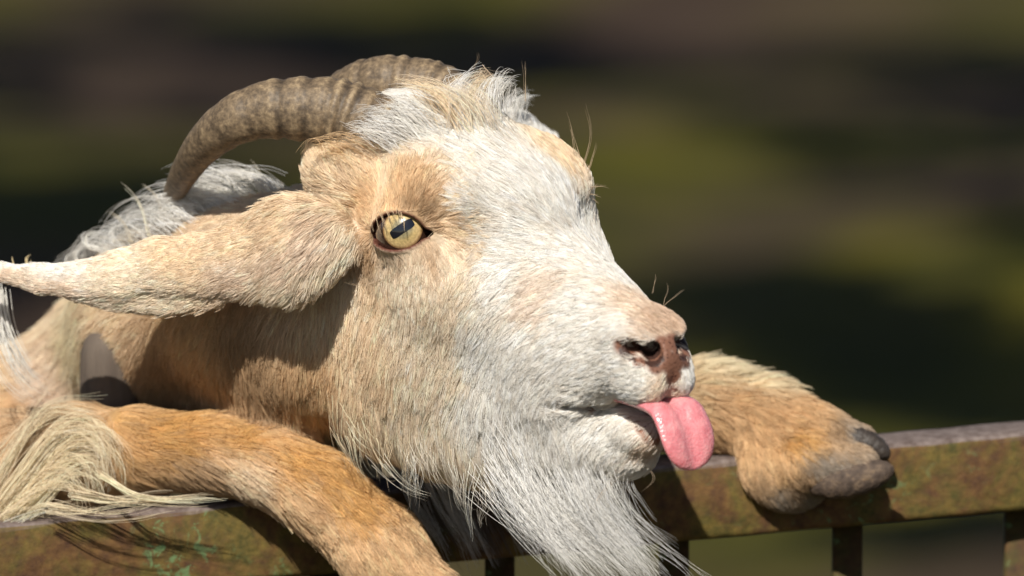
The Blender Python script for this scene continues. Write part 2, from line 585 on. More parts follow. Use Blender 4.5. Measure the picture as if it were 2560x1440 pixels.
# ------------------------------------------------------------------ coat: colour, lie and length of the hair, by place
WHT = (.89, .855, .80); CRM = (.88, .76, .61); TAN = (.77, .55, .33); ORG = (.66, .40, .15); PNK = (.80, .66, .53)
BRN = (.34, .20, .12); DTN = (.50, .34, .20); YEL = (.80, .70, .50); GRY = (.34, .29, .24); TNW = (.85, .68, .49); NOS_ = (.62, .46, .34); PKW = (.85, .74, .64); PAW = (.66, .44, .24)
GUIDE = [  # px, py, lie (degrees, 0 = right, 90 = up), length, lift, colour
 (1640,790,140,26,.16,NOS_),(1560,690,140,40,.18,WHT),(1480,600,140,46,.2,WHT),(1400,650,165,46,.2,WHT),(1300,610,168,44,.2,WHT),(1450,760,185,44,.2,WHT),
 (1350,750,205,46,.2,PKW),(1390,690,200,46,.2,PKW),(1550,800,190,32,.2,WHT),(1480,880,200,44,.2,WHT),(1250,700,225,48,.2,WHT),(1150,700,242,48,.2,CRM),(1300,850,225,56,.2,WHT),
 (1400,900,215,54,.2,WHT),(1200,850,235,60,.2,WHT),(1100,800,240,60,.2,CRM),(1050,950,240,75,.22,CRM),(1200,1000,250,80,.22,WHT),(1350,1000,250,70,.22,WHT),
 (1000,780,240,60,.2,CRM),(950,900,235,80,.22,TNW),(880,1000,240,95,.25,TNW),(800,900,255,95,.25,TAN),(740,980,260,100,.25,TAN),(1000,1080,250,135,.25,CRM),(900,1080,245,125,.25,TNW),(1000,1150,255,150,.25,CRM),(1150,1180,265,160,.25,CRM),(830,1040,245,110,.25,TAN),
 (1150,1120,262,120,.25,CRM),(1300,1100,268,110,.22,WHT),(1400,1080,270,70,.25,WHT),(1250,920,240,62,.2,WHT),(1120,900,240,66,.2,CRM),(900,850,245,70,.22,TNW),(950,720,235,50,.2,TNW),
 (1600,960,190,24,.25,WHT),(1500,930,200,36,.22,WHT),(1450,970,200,40,.22,WHT),(1680,1000,230,18,.3,PNK),(1650,985,210,18,.3,PNK),(1560,985,200,26,.25,WHT),(1725,930,300,22,.25,WHT),(1690,800,140,22,.18,NOS_),
 (1600,770,160,24,.18,PNK),(1500,1080,228,40,.3,WHT),(1560,1100,222,40,.3,WHT),(1450,1130,250,60,.3,WHT),(1600,1150,240,38,.3,WHT),(1430,1030,240,36,.25,WHT),(1620,1120,230,26,.3,PNK),
 (960,480,118,44,.25,TNW),(1040,470,72,44,.25,TAN),(1100,520,22,44,.22,TNW),(1130,565,350,42,.2,TNW),(890,540,200,46,.22,TNW),(890,610,232,46,.2,CRM),(960,680,250,40,.2,CRM),(1050,660,268,36,.2,CRM),(1110,640,290,36,.2,CRM),
 (1020,512,80,34,.28,DTN),(980,505,110,34,.28,TAN),(1060,535,40,30,.25,DTN),(1000,480,95,44,.28,TAN),(935,520,150,40,.25,TAN),(1080,640,290,22,.2,DTN),(930,640,240,28,.2,DTN),
 (1000,390,125,60,.22,CRM),(1100,350,140,90,.2,WHT),(1200,420,140,80,.2,WHT),(1300,480,140,66,.2,WHT),(1100,280,152,110,.2,WHT),(950,290,168,110,.2,WHT),(1250,330,125,90,.25,WHT),
 (1400,480,130,56,.2,WHT),(1430,400,110,44,.2,TNW),(1350,330,112,60,.22,WHT),(1180,240,118,100,.25,TNW),(1260,250,90,90,.25,WHT),(900,350,120,60,.25,TNW),(1120,440,50,55,.2,CRM),(1200,520,160,60,.2,WHT),
 (860,420,110,60,.3,TNW),(850,500,190,55,.25,TNW),(760,430,158,66,.35,TAN),(700,500,180,56,.3,TNW),(800,380,130,70,.3,TNW),
 (720,560,195,46,.2,TNW),(780,600,222,60,.25,PNK),(720,660,215,48,.2,PNK),(800,690,262,76,.25,CRM),(850,760,268,84,.25,TNW),(870,680,255,70,.25,CRM),(600,600,190,32,.15,TNW),(600,690,205,34,.16,PNK),
 (450,650,192,26,.14,TNW),(300,670,185,24,.13,CRM),(150,680,175,26,.15,WHT),(150,715,178,26,.15,PNK),(40,690,165,26,.15,PNK),(40,665,165,26,.15,WHT),(680,740,230,56,.25,CRM),(400,720,195,34,.18,CRM),
 (520,525,170,80,.4,CRM),(420,560,170,80,.4,YEL),(600,500,170,70,.4,TNW),(600,850,250,80,.22,DTN),(500,830,230,80,.22,TAN),(650,950,265,90,.25,DTN),(780,960,262,90,.25,TAN),(300,800,200,90,.22,TNW),(200,820,200,100,.22,YEL),(150,950,210,100,.22,PNK),(400,900,240,90,.2,DTN),
 (100,1000,200,110,.22,TAN),(60,1150,230,110,.22,TAN),(150,1080,215,100,.22,DTN),(20,1000,200,110,.25,YEL),
 (400,1080,352,76,.18,ORG),(550,1080,346,80,.18,ORG),(700,1130,330,80,.18,ORG),(620,1060,340,80,.18,TAN),(850,1230,310,80,.2,ORG),(950,1350,305,80,.2,TAN),(700,1220,325,90,.22,TAN),(560,1165,335,100,.22,TNW),(450,1180,330,90,.22,DTN),
 (900,1400,300,80,.2,TAN),(1050,1400,300,70,.2,TAN),(780,1290,318,80,.22,TAN),(800,1170,320,80,.2,ORG),
 (1800,980,345,70,.2,PAW),(1780,930,20,110,.4,YEL),(1840,950,15,100,.35,YEL),(1900,1030,330,64,.2,PAW),(1880,1100,300,70,.22,PAW),(2000,1030,335,46,.2,PAW),(1950,1150,290,60,.22,PAW),(1930,1220,290,50,.2,GRY),(2030,1230,300,30,.2,GRY),(2080,1070,325,36,.2,DTN),(1830,1060,310,70,.2,PAW),
 (2000,1200,300,40,.2,DTN),(2120,1080,320,30,.2,GRY),(2060,1160,310,34,.2,GRY),(2100,1210,300,24,.2,GRY),(1990,1090,320,50,.2,ORG),(1900,1190,285,56,.2,DTN),
]
gp, gd, gl, gf, gc = [], [], [], [], []
for px, py, ang, ln, lf, co in GUIDE:
    q = hit(px, py)
    if q is None:
        print("guide misses", px, py)
        continue
    gp.append(q)
    gd.append((math.cos(math.radians(ang)), math.sin(math.radians(ang)), 0.0))
    gl.append(ln); gf.append(lf); gc.append(co)
gp, gd, gl, gf, gc = map(np.array, (gp, gd, gl, gf, gc))
gn = grad(gp)
gd = nrm(gd - gn * (gd * gn).sum(1, keepdims=True))

def coat(p, n):
    """direction, length, lift and colour of the coat at surface points"""
    outD = np.empty_like(p); outL = np.empty(len(p)); outF = np.empty(len(p)); outC = np.empty_like(p)
    for i in range(0, len(p), 40000):
        q, m = p[i:i + 40000], n[i:i + 40000]
        d2 = (q * q).sum(1)[:, None] - 2 * q @ gp.T + (gp * gp).sum(1)[None]
        d2 = d2 + 2.2e4 * (1 - m @ gn.T) ** 1.0          # hairs answer to guides that lie on the same side
        wgt = 1 / (np.maximum(d2, 0) + 1600.0).astype(np.float32); wgt = wgt * wgt * np.sqrt(wgt)
        wgt /= wgt.sum(1, keepdims=True)
        dd = wgt @ gd
        dd = dd - m * (dd * m).sum(1, keepdims=True)
        outD[i:i + 40000] = nrm(dd)
        outL[i:i + 40000] = wgt @ gl; outF[i:i + 40000] = wgt @ gf; outC[i:i + 40000] = wgt @ gc
    return outD, outL, outF, outC

SKIN_NOSE = (.20, .095, .062); SKIN_LIP = (.24, .095, .05); SKIN_EYE = (.12, .045, .03)
BARE = []          # centre, radius, colour : hairless skin
for px, py, r, c in [(1560,862,26,SKIN_NOSE),(1575,862,26,SKIN_NOSE),(1605,864,26,SKIN_NOSE),(1590,875,30,SKIN_NOSE),(1620,885,32,SKIN_NOSE),(1650,890,34,SKIN_NOSE),(1675,905,30,SKIN_NOSE),(1685,940,22,SKIN_NOSE),(1600,905,18,SKIN_NOSE),(1640,915,22,SKIN_NOSE),(1688,965,14,SKIN_NOSE),(1690,985,9,SKIN_NOSE),
                     (1660,862,26,SKIN_NOSE),(1408,1006,22,SKIN_LIP),(1432,1012,20,SKIN_LIP),(1456,1016,18,SKIN_LIP),(1482,1022,16,SKIN_LIP),(1520,1024,12,SKIN_LIP),(1560,1030,12,SKIN_LIP),(1585,1045,16,SKIN_LIP),(1605,1070,18,SKIN_LIP),(1620,1090,16,SKIN_LIP),(1630,1105,12,SKIN_LIP)]:
    q = hit(px, py)
    if q is not None:
        BARE.append((q, r, c))
HOOFC = P(2170, 1140, 175)

def bareness(p):
    """0 = furred, 1 = bare skin, and the skin's colour"""
    b = np.zeros(len(p)); col = np.zeros((len(p), 3)); col[:] = SKIN_NOSE
    h = to_head(p); ha = h.copy(); ha[:, 1] = -np.abs(h[:, 1])
    pm = HE + ha @ np.array([HF, HL, HU])
    for c, r, k in BARE:
        for cc in (c,):
            dd = np.linalg.norm(pm - (HE + (to_head(cc) * np.array([1, -1, 1]) if to_head(cc)[1] > 0 else to_head(cc)) @ np.array([HF, HL, HU])), axis=1)
            x = np.clip((r + 6 - dd) / 12, 0, 1)
            m = x > b
            b[m] = x[m]; col[m] = k
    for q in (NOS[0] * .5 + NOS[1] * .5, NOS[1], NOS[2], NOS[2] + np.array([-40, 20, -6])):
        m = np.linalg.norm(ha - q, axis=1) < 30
        col[m] = (.05, .024, .018); b[m] = 1  # nostril hollows: their shade is painted in as darker skin
    al = almond(pm.T)
    near = np.linalg.norm(pm - EYE_C, axis=1) < EYE_R + 40
    x = np.where(near & ((pm - EYE_C) @ EYE_G > -10), np.clip((10 - al) / 6, 0, 1), 0)
    m = x > b
    b[m] = x[m]; col[m] = SKIN_EYE
    return b, col

# ------------------------------------------------------------------ the goat
BASE = np.array([-.32, .50, 0.0])
goat = empty("goat", BASE)
tag(goat, "cream and tan horned goat leaning over the rusty rail, sticking its pink tongue out", "goat")
dirV, lenV, lifV, colV = coat(V, NV)
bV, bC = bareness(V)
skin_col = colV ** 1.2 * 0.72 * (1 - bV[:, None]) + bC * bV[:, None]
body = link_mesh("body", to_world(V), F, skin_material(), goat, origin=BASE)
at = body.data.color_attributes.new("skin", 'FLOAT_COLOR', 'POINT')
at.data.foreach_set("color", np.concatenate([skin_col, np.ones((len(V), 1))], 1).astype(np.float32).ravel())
ab = body.data.attributes.new("bare", 'FLOAT', 'POINT')
ab.data.foreach_set("value", bV.astype(np.float32))

def strands(name, pts, radius, col, parent, origin, taper=0.25, mat=None):
    """pts (n,k,3) model frame, radius (n,) model units, col (n,3) or (n,k,3) -> one hair object"""
    n, k, _ = pts.shape
    hc = bpy.data.hair_curves.new(name)
    hc.add_curves([k] * n)
    wp = to_world(pts.reshape(-1, 3)) - origin
    hc.attributes["position"].data.foreach_set("vector", wp.astype(np.float32).ravel())
    prof = np.linspace(1, taper, k) ** 0.8
    rad = (np.asarray(radius)[:, None] * prof[None] * S).astype(np.float32).ravel()
    ra = hc.attributes.get("radius") or hc.attributes.new("radius", 'FLOAT', 'POINT')
    ra.data.foreach_set("value", rad)
    c = col if col.ndim == 3 else np.repeat(col[:, None, :], k, 1)
    c = np.concatenate([c, np.ones((n, k, 1))], -1)
    ca = hc.attributes.new("col", 'FLOAT_COLOR', 'POINT')
    ca.data.foreach_set("color", c.astype(np.float32).ravel())
    hc.materials.append(mat or M_FUR)
    o = bpy.data.objects.new(name, hc)
    COL.objects.link(o)
    o.parent = parent
    o.location = np.array(origin) - np.array(parent.location)
    o["kind"] = "stuff"
    return o

# short coat: clumps of hairs seeded over the surface
def coat_hairs():
    G = GRID
    T = np.concatenate([F[:, [0, 1, 2]], F[:, [0, 2, 3]]])
    a, b, c = V[T[:, 0]], V[T[:, 1]], V[T[:, 2]]
    cr = np.cross(b - a, c - a)
    area = np.linalg.norm(cr, axis=1) / 2
    ctr = (a + b + c) / 3
    nn = NV[T[:, 0]]
    view = -nn[:, 2]
    wgt = area * np.where(view > -0.25, 1.0, 0.22)
    infr = (ctr[:, 0] > -1380) & (ctr[:, 1] > -800)
    infr &= (ctr[:, 2] < 1130)
    wgt = wgt * np.where(infr, 1, 0.0)
    hd = to_head(ctr)
    muzzle = (hd[:, 0] > 450)
    wgt = wgt * np.where(muzzle, 1.9, 1.0)
    nseed = int(wgt.sum() / 78.0)
    t = RNG.choice(len(T), nseed, p=wgt / wgt.sum())
    r1, r2 = RNG.random(nseed) ** .5, RNG.random(nseed)
    seed = a[t] * (1 - r1)[:, None] + b[t] * (r1 * (1 - r2))[:, None] + c[t] * (r1 * r2)[:, None]
    per = 9
    sn = nn[t]
    root = np.repeat(seed, per, 0); n0 = np.repeat(sn, per, 0)
    j = RNG.normal(0, 1, root.shape)
    j -= n0 * (j * n0).sum(1, keepdims=True)
    hs = to_head(root)
    root = root + j * np.where(hs[:, 0] > 450, 3.6, 5.2)[:, None]
    g = G.grad(root); dd = G(root)
    root = root - g * (np.clip(dd, -12, 12) + 1.0)[:, None]
    ok = np.abs(dd) < 25
    cl = np.repeat(np.arange(nseed), per)
    bb, _ = bareness(root)
    ok &= RNG.random(len(root)) > bb * 1.15
    ok &= np.linalg.norm((root - P(2215, 1185, 555)) / np.array([70, 60, 120]), axis=1) > 1
    root, g, cl = root[ok], g[ok], cl[ok]
    d, L, lift, col = [x[cl] for x in coat(seed, sn)]
    # shared character of each clump
    cj = RNG.normal(0, 1, (nseed, 3)); cl_len = RNG.uniform(.78, 1.22, nseed); cl_b = RNG.normal(0, 1, nseed); cl_lift = RNG.uniform(.6, 1.5, nseed)
    L = L * cl_len[cl] * RNG.uniform(.75, 1.15, len(L))
    d = d + 0.17 * cj[cl] + RNG.normal(0, .06, d.shape)
    d = nrm(d - g * (d * g).sum(1, keepdims=True))
    lift = lift * cl_lift[cl]
    K = 6
    pts = np.empty((len(root), K, 3)); pts[:, 0] = root
    cur, dirv, nv = root.copy(), d.copy(), g.copy()
    grav = np.array([0, -1.0, 0])
    for k in range(1, K):
        s = k / (K - 1)
        step = L / (K - 1)
        dv = nrm(dirv + grav * (L[:, None] / 900.0) * s)
        cur = cur + dv * step[:, None]
        h = L * lift * (s ** 1.1) * 0.62
        dd = G(cur)
        if k in (2, 4):
            nv = G.grad(cur)
        mv = np.clip(h - dd, -0.45 * step, 1.2 * step)
        cur = cur + nv * mv[:, None]
        dirv = nrm(dirv - 0.6 * nv * (dirv * nv).sum(1, keepdims=True))
        pts[:, k] = cur
    # tips gather towards the middle of the clump
    cnt = np.bincount(cl, minlength=nseed).astype(float)
    for k in range(1, K):
        m = np.stack([np.bincount(cl, pts[:, k, i], nseed) for i in range(3)], -1) / np.maximum(cnt, 1)[:, None]
        f = 0.38 * (k / (K - 1)) ** 1.2
        pts[:, k] = pts[:, k] * (1 - f) + m[cl] * f
    # colour: neighbours differ, some hairs nearly white, some brown
    v = 1 + 0.095 * cl_b[cl] + RNG.normal(0, .07, len(cl))
    col = col * v[:, None]
    wmix = ((RNG.random(nseed) < .16) * RNG.uniform(.2, .7, nseed))[cl]
    col = col * (1 - wmix[:, None]) + np.clip(col * 1.3 + .06, 0, .9) * wmix[:, None]
    bmix = ((RNG.random(nseed) < .20) * RNG.uniform(.15, .6, nseed))[cl] * np.clip((0.80 - col[:, 2]) * 3, 0.22, 1)
    col = col * (1 - bmix[:, None]) + np.array(DTN) * bmix[:, None]
    rad = np.where(to_head(root)[:, 0] > 450, .62, .74) * RNG.uniform(.8, 1.25, len(cl))
    out = ~((root[:, 0] > -1380) & (root[:, 1] > -800))
    rad = np.where(out, 3.0, rad)
    return pts, rad, np.clip(col, .02, .9) ** FUR_GAMMA
GRID = Grid((-1400, -820, -620), (1010, 560, 1150), 11.0)
print('grid', round(time.time() - T0, 1))
pts, rad, col = coat_hairs()
strands("fur", pts, rad, col, goat, BASE)
print("fur", len(pts), round(time.time() - T0, 1))
#PART2
# ------------------------------------------------------------------ long hair: locks that follow hand-laid guide lines
def locks(guides, K=14):
    """guide: (control points px,py,z or None, hairs, root spread, tip spread, colour, radius, curl)"""
    P_, R_, C_ = [], [], []
    for ctrl, nh, rs, ts, co, rd, curl in guides:
        c = []
        for i, q in enumerate(ctrl):
            if q[2] is None:
                hp = hit(q[0], q[1])
                c.append(hp if hp is not None else P(q[0], q[1], -150))
            else:
                c.append(P(*q))
        g = catmull(c, K)
        t = np.linspace(0, 1, K)
        nl = max(1, nh // 6)
        for _ in range(nl):
            off0 = RNG.normal(0, 1, 3) * rs; off1 = RNG.normal(0, 1, 3) * ts * 0.8
            end = RNG.uniform(.72, 1.0)
            lc = 1 + RNG.normal(0, .16)
            ph = RNG.uniform(0, 6.28); fr = RNG.uniform(.7, 1.4)
            m = max(3, nh // nl)
            r0 = RNG.normal(0, 1, (m, 3)) * rs * .55; r1 = RNG.normal(0, 1, (m, 3)) * ts * .34
            e = end * RNG.uniform(.8, 1.0, m)
            for k in range(m):
                tt = t * e[k]
                base = np.stack([np.interp(tt, t, g[:, i]) for i in range(3)], -1)
                o = (off0 + r0[k]) * (1 - tt[:, None]) + (off1 + r1[k]) * tt[:, None] ** 1.3
                if curl:
                    a = ph + RNG.normal(0, .25) + tt * 6.28 * fr
                    o = o + curl * (tt ** .8)[:, None] * np.stack([np.cos(a) - np.cos(ph), np.sin(a) - np.sin(ph), 0.5 * np.sin(a * .7)], -1)
                P_.append(base + o); R_.append(rd * RNG.uniform(.75, 1.25))
                C_.append(np.clip(np.array(co) * lc * (1 + RNG.normal(0, .10)), .02, .9) ** FUR_GAMMA)
    return np.array(P_), np.array(R_), np.array(C_)

def hair_part(name, guides, K=14, taper=.15):
    p, r, c = locks(guides, K)
    return strands(name, p, r, c, goat, BASE, taper)

bz = -260
beard = []
for root, mids, nh, sp in [
    ((1220, 1160), [(1290, 1260), (1395, 1380), (1510, 1510)], 120, (26, 24)),
    ((1280, 1160), [(1350, 1270), (1465, 1385), (1600, 1510)], 170, (30, 26)),
    ((1340, 1160), [(1410, 1275), (1525, 1385), (1665, 1505)], 170, (28, 26)),
    ((1400, 1170), [(1455, 1265), (1560, 1375), (1690, 1490)], 170, (28, 24)),
    ((1450, 1175), [(1485, 1255), (1570, 1355), (1680, 1480)], 160, (26, 24)),
    ((1490, 1170), [(1515, 1245), (1580, 1335), (1670, 1440)], 110, (24, 22)),
    ((1530, 1170), [(1540, 1230), (1590, 1310), (1700, 1410)], 60, (18, 24)),
    ((1290, 1110), [(1360, 1250), (1440, 1400), (1510, 1520)], 110, (44, 44)),
    ((1400, 1120), [(1470, 1280), (1590, 1420), (1690, 1540)], 110, (44, 44)),
    ((1250, 1120), [(1290, 1240), (1360, 1340), (1420, 1450)], 60, (30, 34)),
    ((1480, 1150), [(1560, 1290), (1700, 1400), (1800, 1500)], 24, (30, 34))]:
    z0 = hit(*root)
    z0 = -200 if z0 is None else z0[2]
    ctrl = [(root[0], root[1], z0 + 8)] + [(q[0], q[1], z0 + (bz - z0) * min(1, .45 * (i + 1)) - 20) for i, q in enumerate(mids)]
    beard.append((ctrl, int(nh * .75), sp[0], sp[1], (.92, .90, .86), .5, 9))
for x in range(840, 1230, 30):
    y_ = 1010 + (x - 840) * .36
    q = hit(x, y_)
    if q is not None:
        beard.append(([(x, y_, q[2] + 4), (x + 6, y_ + 60, q[2] - 8), (x + 18, y_ + 120, q[2] + 6), (x + 34, y_ + 170, q[2] + 20)], 16, 30, 34, (.80, .67, .48) if x < 1020 else (.86, .79, .68), .5, 10))
hair_part("beard", beard, 18)

wisps = []
for i in range(10):
    x = 1010 + 34 * i + RNG.uniform(-10, 10)
    dark = i in (1, 4, 5, 8)
    wisps.append(([(x - 20, 1090, 400), (x + 20, 1230, 420), (x + 70, 1330, 440), (x + 120, 1430, 440)], 60, 18, 16, (.10, .08, .07) if dark else (.55, .53, .51), 1.0, 6))
hair_part("throat_hair", wisps, 12)

mane = []
for pts_, nh, sp, curl in [
    ([(690, 500, 470), (640, 455, 430), (560, 440, 460), (470, 455, 500)], 70, 26, 8), ([(620, 520, 470), (570, 470, 470), (490, 460, 490), (410, 490, 526)], 80, 30, 12),
    ([(560, 530, 470), (500, 490, 500), (430, 490, 510), (360, 530, 566)], 70, 28, 16), ([(500, 550, 470), (440, 510, 510), (380, 520, 544), (320, 560, 610)], 60, 26, 20),
    ([(440, 575, 470), (380, 545, 544), (330, 560, 604), (280, 600, 654)], 60, 28, 24), ([(380, 600, 494), (320, 575, 610), (270, 600, 660), (220, 635, 710)], 50, 30, 26),
    ([(310, 640, 536), (250, 615, 692), (200, 640, 742), (160, 665, 776)], 40, 26, 24), ([(640, 540, 470), (600, 510, 450), (540, 500, 470), (480, 520, 470)], 80, 34, 10),
    ([(540, 570, 470), (480, 545, 490), (420, 555, 500), (370, 590, 540)], 60, 34, 16)]:
    mane.append((pts_, int(nh * 1.5), sp * .8, sp, (.88, .85, .79), .75, curl * 1.2))
for x, y in [(640, 450), (600, 440), (480, 430), (370, 470), (340, 520), (300, 570)]:
    mane.append(([(x + 40, y + 90, 520), (x + 20, y + 30, 520), (x, y - 10, 520), (x - 20, y - 45, 520)], 4, 12, 16, (.78, .70, .55), .9, 14))
for x, y in [(30, 640), (60, 635), (75, 645)]:
    mane.append(([(x, y + 60, 400), (x + 4, y + 25, 400), (x + 12, y, 400)], 8, 6, 8, (.6, .5, .3), 1.0, 6))
for cx_, cy_, r_ in [(235, 600, 22), (300, 585, 26), (210, 640, 20), (345, 548, 24), (265, 640, 18), (180, 655, 16)]:
    mane.append(([(cx_ + 90, cy_ + 45, 640), (cx_ + 40, cy_ + 30, 630)] + [(cx_ + r_ * math.cos(a_), cy_ - r_ * math.sin(a_), 620) for a_ in (-1.2, -2.4, -3.6, -4.8, -6.0)], 26, 6, 5, (.88, .85, .78), .8, 2))
hair_part("mane", mane, 22)

side = []
for k in range(6):
    x = -60 + 16 * k
    side.append(([(x, 700 + 6 * k, 420), (x + 20, 830, 390), (x + 70, 930, 380), (x + 150, 990, 400)], 16, 18, 22, (.80, .78, .73), .8, 9))
hair_part("shoulder_hair", side, 12)

tuft = []
for i_, (pts_, nh, sp) in enumerate([
    ([(-20, 1300, 380), (60, 1190, 350), (160, 1075, 320), (255, 1065, 270), (292, 1140, 240), (285, 1240, 240)], 110, 20),
    ([(20, 1300, 370), (90, 1210, 340), (170, 1120, 300), (245, 1110, 260), (275, 1170, 235), (265, 1250, 235)], 110, 20),
    ([(40, 1300, 360), (110, 1230, 320), (170, 1165, 290), (225, 1160, 250), (245, 1210, 230), (225, 1265, 235)], 90, 18),
    ([(-20, 1310, 370), (60, 1250, 330), (120, 1205, 300), (180, 1195, 260), (205, 1230, 235), (190, 1275, 240)], 90, 18),
    ([(-60, 1290, 390), (20, 1150, 370), (110, 1040, 350), (200, 1030, 310), (250, 1050, 280)], 80, 24),
    ([(-40, 1310, 360), (80, 1275, 310), (180, 1270, 260), (260, 1262, 230)], 70, 16),
    ([(180, 1230, 250), (300, 1250, 210), (420, 1246, 200), (560, 1236, 190)], 80, 10),
    ([(250, 1200, 250), (340, 1240, 210), (460, 1240, 200), (600, 1240, 190)], 60, 9),
    ([(120, 1260, 260), (220, 1275, 220), (330, 1268, 200), (430, 1254, 194)], 60, 10)]):
    tuft.append(([(a_, b_, c_ + 60) for a_, b_, c_ in pts_], int(nh * (1.1 if i_ < 5 else .45)), sp * .9, sp * 1.3, (.86, .73, .53), .7, 12))
hair_part("elbow_tuft", tuft, 18)

fore = []
for root, mids, nh, sp, co in [
    ((1150, 290), [(1140, 235), (1165, 198), (1205, 182)], 90, 26, WHT), ((1190, 280), [(1185, 222), (1215, 188), (1262, 198)], 100, 26, TNW), ((1230, 280), [(1235, 225), (1262, 200), (1300, 225)], 90, 24, WHT),
    ((1120, 300), [(1080, 245), (1030, 215), (980, 205)], 90, 26, TNW), ((1080, 320), [(1030, 272), (985, 248), (940, 245)], 90, 24, WHT), ((1040, 345), [(990, 305), (945, 285), (900, 285)], 110, 24, WHT),
    ((1000, 360), [(950, 335), (910, 322), (872, 328)], 100, 22, WHT), ((940, 385), [(900, 362), (868, 355), (832, 366)], 70, 20, TNW), ((1270, 300), [(1290, 250), (1310, 240), (1330, 262)], 60, 22, WHT),
    ((890, 400), [(850, 370), (800, 365), (740, 385)], 60, 24, TAN), ((1210, 330), [(1190, 270), (1150, 225), (1100, 200)], 80, 24, CRM), ((1170, 320), [(1130, 265), (1080, 225), (1020, 205)], 70, 24, TNW)]:
    z0 = hit(*root)
    z0 = 0 if z0 is None else z0[2]
    fore.append(([(root[0], root[1], z0)] + [(q[0], q[1], z0 + 18 * (i + 1) - 30) for i, q in enumerate(mids)], int(nh * 1.4), sp, sp * .7, co, .62, 6))
hair_part("forelock", fore, 12)

wh = []
for a_, b_, c_ in [((1455, 420), (1475, 340), (1462, 250)), ((1450, 410), (1440, 330), (1400, 220)), ((1460, 440), (1480, 380), (1478, 330)), ((1445, 400), (1430, 340), (1420, 290)), ((1300, 250), (1298, 180), (1296, 135)), ((1185, 180), (1190, 150), (1186, 125)),
                   ((1470, 480), (1490, 470), (1512, 478)), ((1470, 488), (1490, 485), (1505, 500)), ((1468, 475), (1488, 462), (1505, 466)), ((1470, 495), (1485, 505), (1492, 520)), ((1665, 765), (1690, 735), (1722, 715)), ((1660, 760), (1668, 730), (1672, 700)), ((1640, 740), (1640, 710), (1637, 690)),
                   ((960, 690), (900, 715), (840, 700)), ((970, 720), (975, 770), (1000, 800)), ((1620, 1170), (1640, 1210), (1610, 1240)), ((1540, 1190), (1500, 1240), (1490, 1270)), ((1680, 1000), (1720, 1040), (1722, 1080))]:
    q = hit(*a_)
    z0 = q[2] if q is not None else 120
    wh.append(([(a_[0], a_[1], z0), (b_[0], b_[1], z0 - 10), (c_[0], c_[1], z0 - 10)], 3, 5, 10, (.50, .38, .26), .5, 3))
hair_part("whisker", wh, 10, .1)

lash = []
for k in range(9):
    x = 930 + 9 * k
    y = 575 - 46 * math.sin(math.pi * (k + 1.5) / 13)
    lash.append(([(x, y - 8, EYE_C[2] - 78), (x + 6, y + 12, EYE_C[2] - 100), (x + 12, y + 44, EYE_C[2] - 104)], 3, 3, 6, (.62, .48, .32), .5, 2))
hair_part("eyelash", lash, 8)
print("locks", round(time.time() - T0, 1))

# ------------------------------------------------------------------ eyes
def cap(center, r, gdir, xdir, outline, rings):
    """patch on a sphere: outline (n,2) in px about gdir, filled by rings"""
    g = nrm(np.array(gdir)); x = nrm(np.array(xdir) - g * (np.array(xdir) @ g)); y = np.cross(g, x)
    if y[1] < 0:
        y = -y
    n = len(outline)
    Vv, Ff = [center + r * g], []
    for k in range(1, rings + 1):
        for u_, v_ in outline * (k / rings):
            d2 = u_ * u_ + v_ * v_
            Vv.append(center + x * u_ + y * v_ + g * math.sqrt(max(r * r - d2, 1)))
    for i in range(n):
        Ff.append((0, 1 + i, 1 + (i + 1) % n))
    for k in range(rings - 1):
        for i in range(n):
            a_ = 1 + k * n + i; b_ = 1 + k * n + (i + 1) % n
            Ff.append((a_, a_ + n, b_ + n, b_))
    return np.array(Vv), Ff

def gloss(name, color, rough=.06, coat=1.0):
    m, nt, b = material(name)
    b.inputs["Base Color"].default_value = (*color, 1)
    b.inputs["Roughness"].default_value = rough
    b.inputs["Coat Weight"].default_value = coat
    b.inputs["Coat Roughness"].default_value = .03
    return m
M_SCL = gloss("eye_dark", (.035, .018, .012))
M_PUP = gloss("pupil_black", (.006, .007, .012))
def iris_material():
    m, nt, b = material("iris_amber")
    at = node(nt, "ShaderNodeAttribute", attribute_name="rad")
    r = ramp(nt, [(0.0, (.20, .17, .10)), (0.42, (.26, .22, .12)), (0.62, (.46, .34, .15)), (0.86, (.54, .39, .18)), (0.97, (.22, .12, .05)), (1.0, (.03, .02, .012))])
    tc = node(nt, "ShaderNodeTexCoord")
    n = node(nt, "ShaderNodeTexNoise", i_Scale=900.0, i_Detail=4)
    nt.links.new(tc.outputs["Object"], n.inputs["Vector"])
    mx = node(nt, "ShaderNodeMix", data_type='RGBA', blend_type='OVERLAY')
    mx.inputs[0].default_value = .7
    nt.links.new(at.outputs["Fac"], r.inputs[0])
    nt.links.new(r.outputs[0], mx.inputs[6]); nt.links.new(n.outputs[0], mx.inputs[7])
    nt.links.new(mx.outputs[2], b.inputs["Base Color"])
    b.inputs["Roughness"].default_value = .25
    b.inputs["Coat Weight"].default_value = 1.0
    b.inputs["Coat Roughness"].default_value = .03
    return m
M_IRIS = iris_material()

def ball(center, r, nu=40, nv=24):
    Vv, Ff = [], []
    for i in range(nv + 1):
        th = math.pi * i / nv
        for k in range(nu):
            ph = 2 * math.pi * k / nu
            Vv.append(center + r * np.array([math.sin(th) * math.cos(ph), math.cos(th), math.sin(th) * math.sin(ph)]))
    for i in range(nv):
        for k in range(nu):
            Ff.append((i * nu + k, i * nu + (k + 1) % nu, (i + 1) * nu + (k + 1) % nu, (i + 1) * nu + k))
    return np.array(Vv), Ff

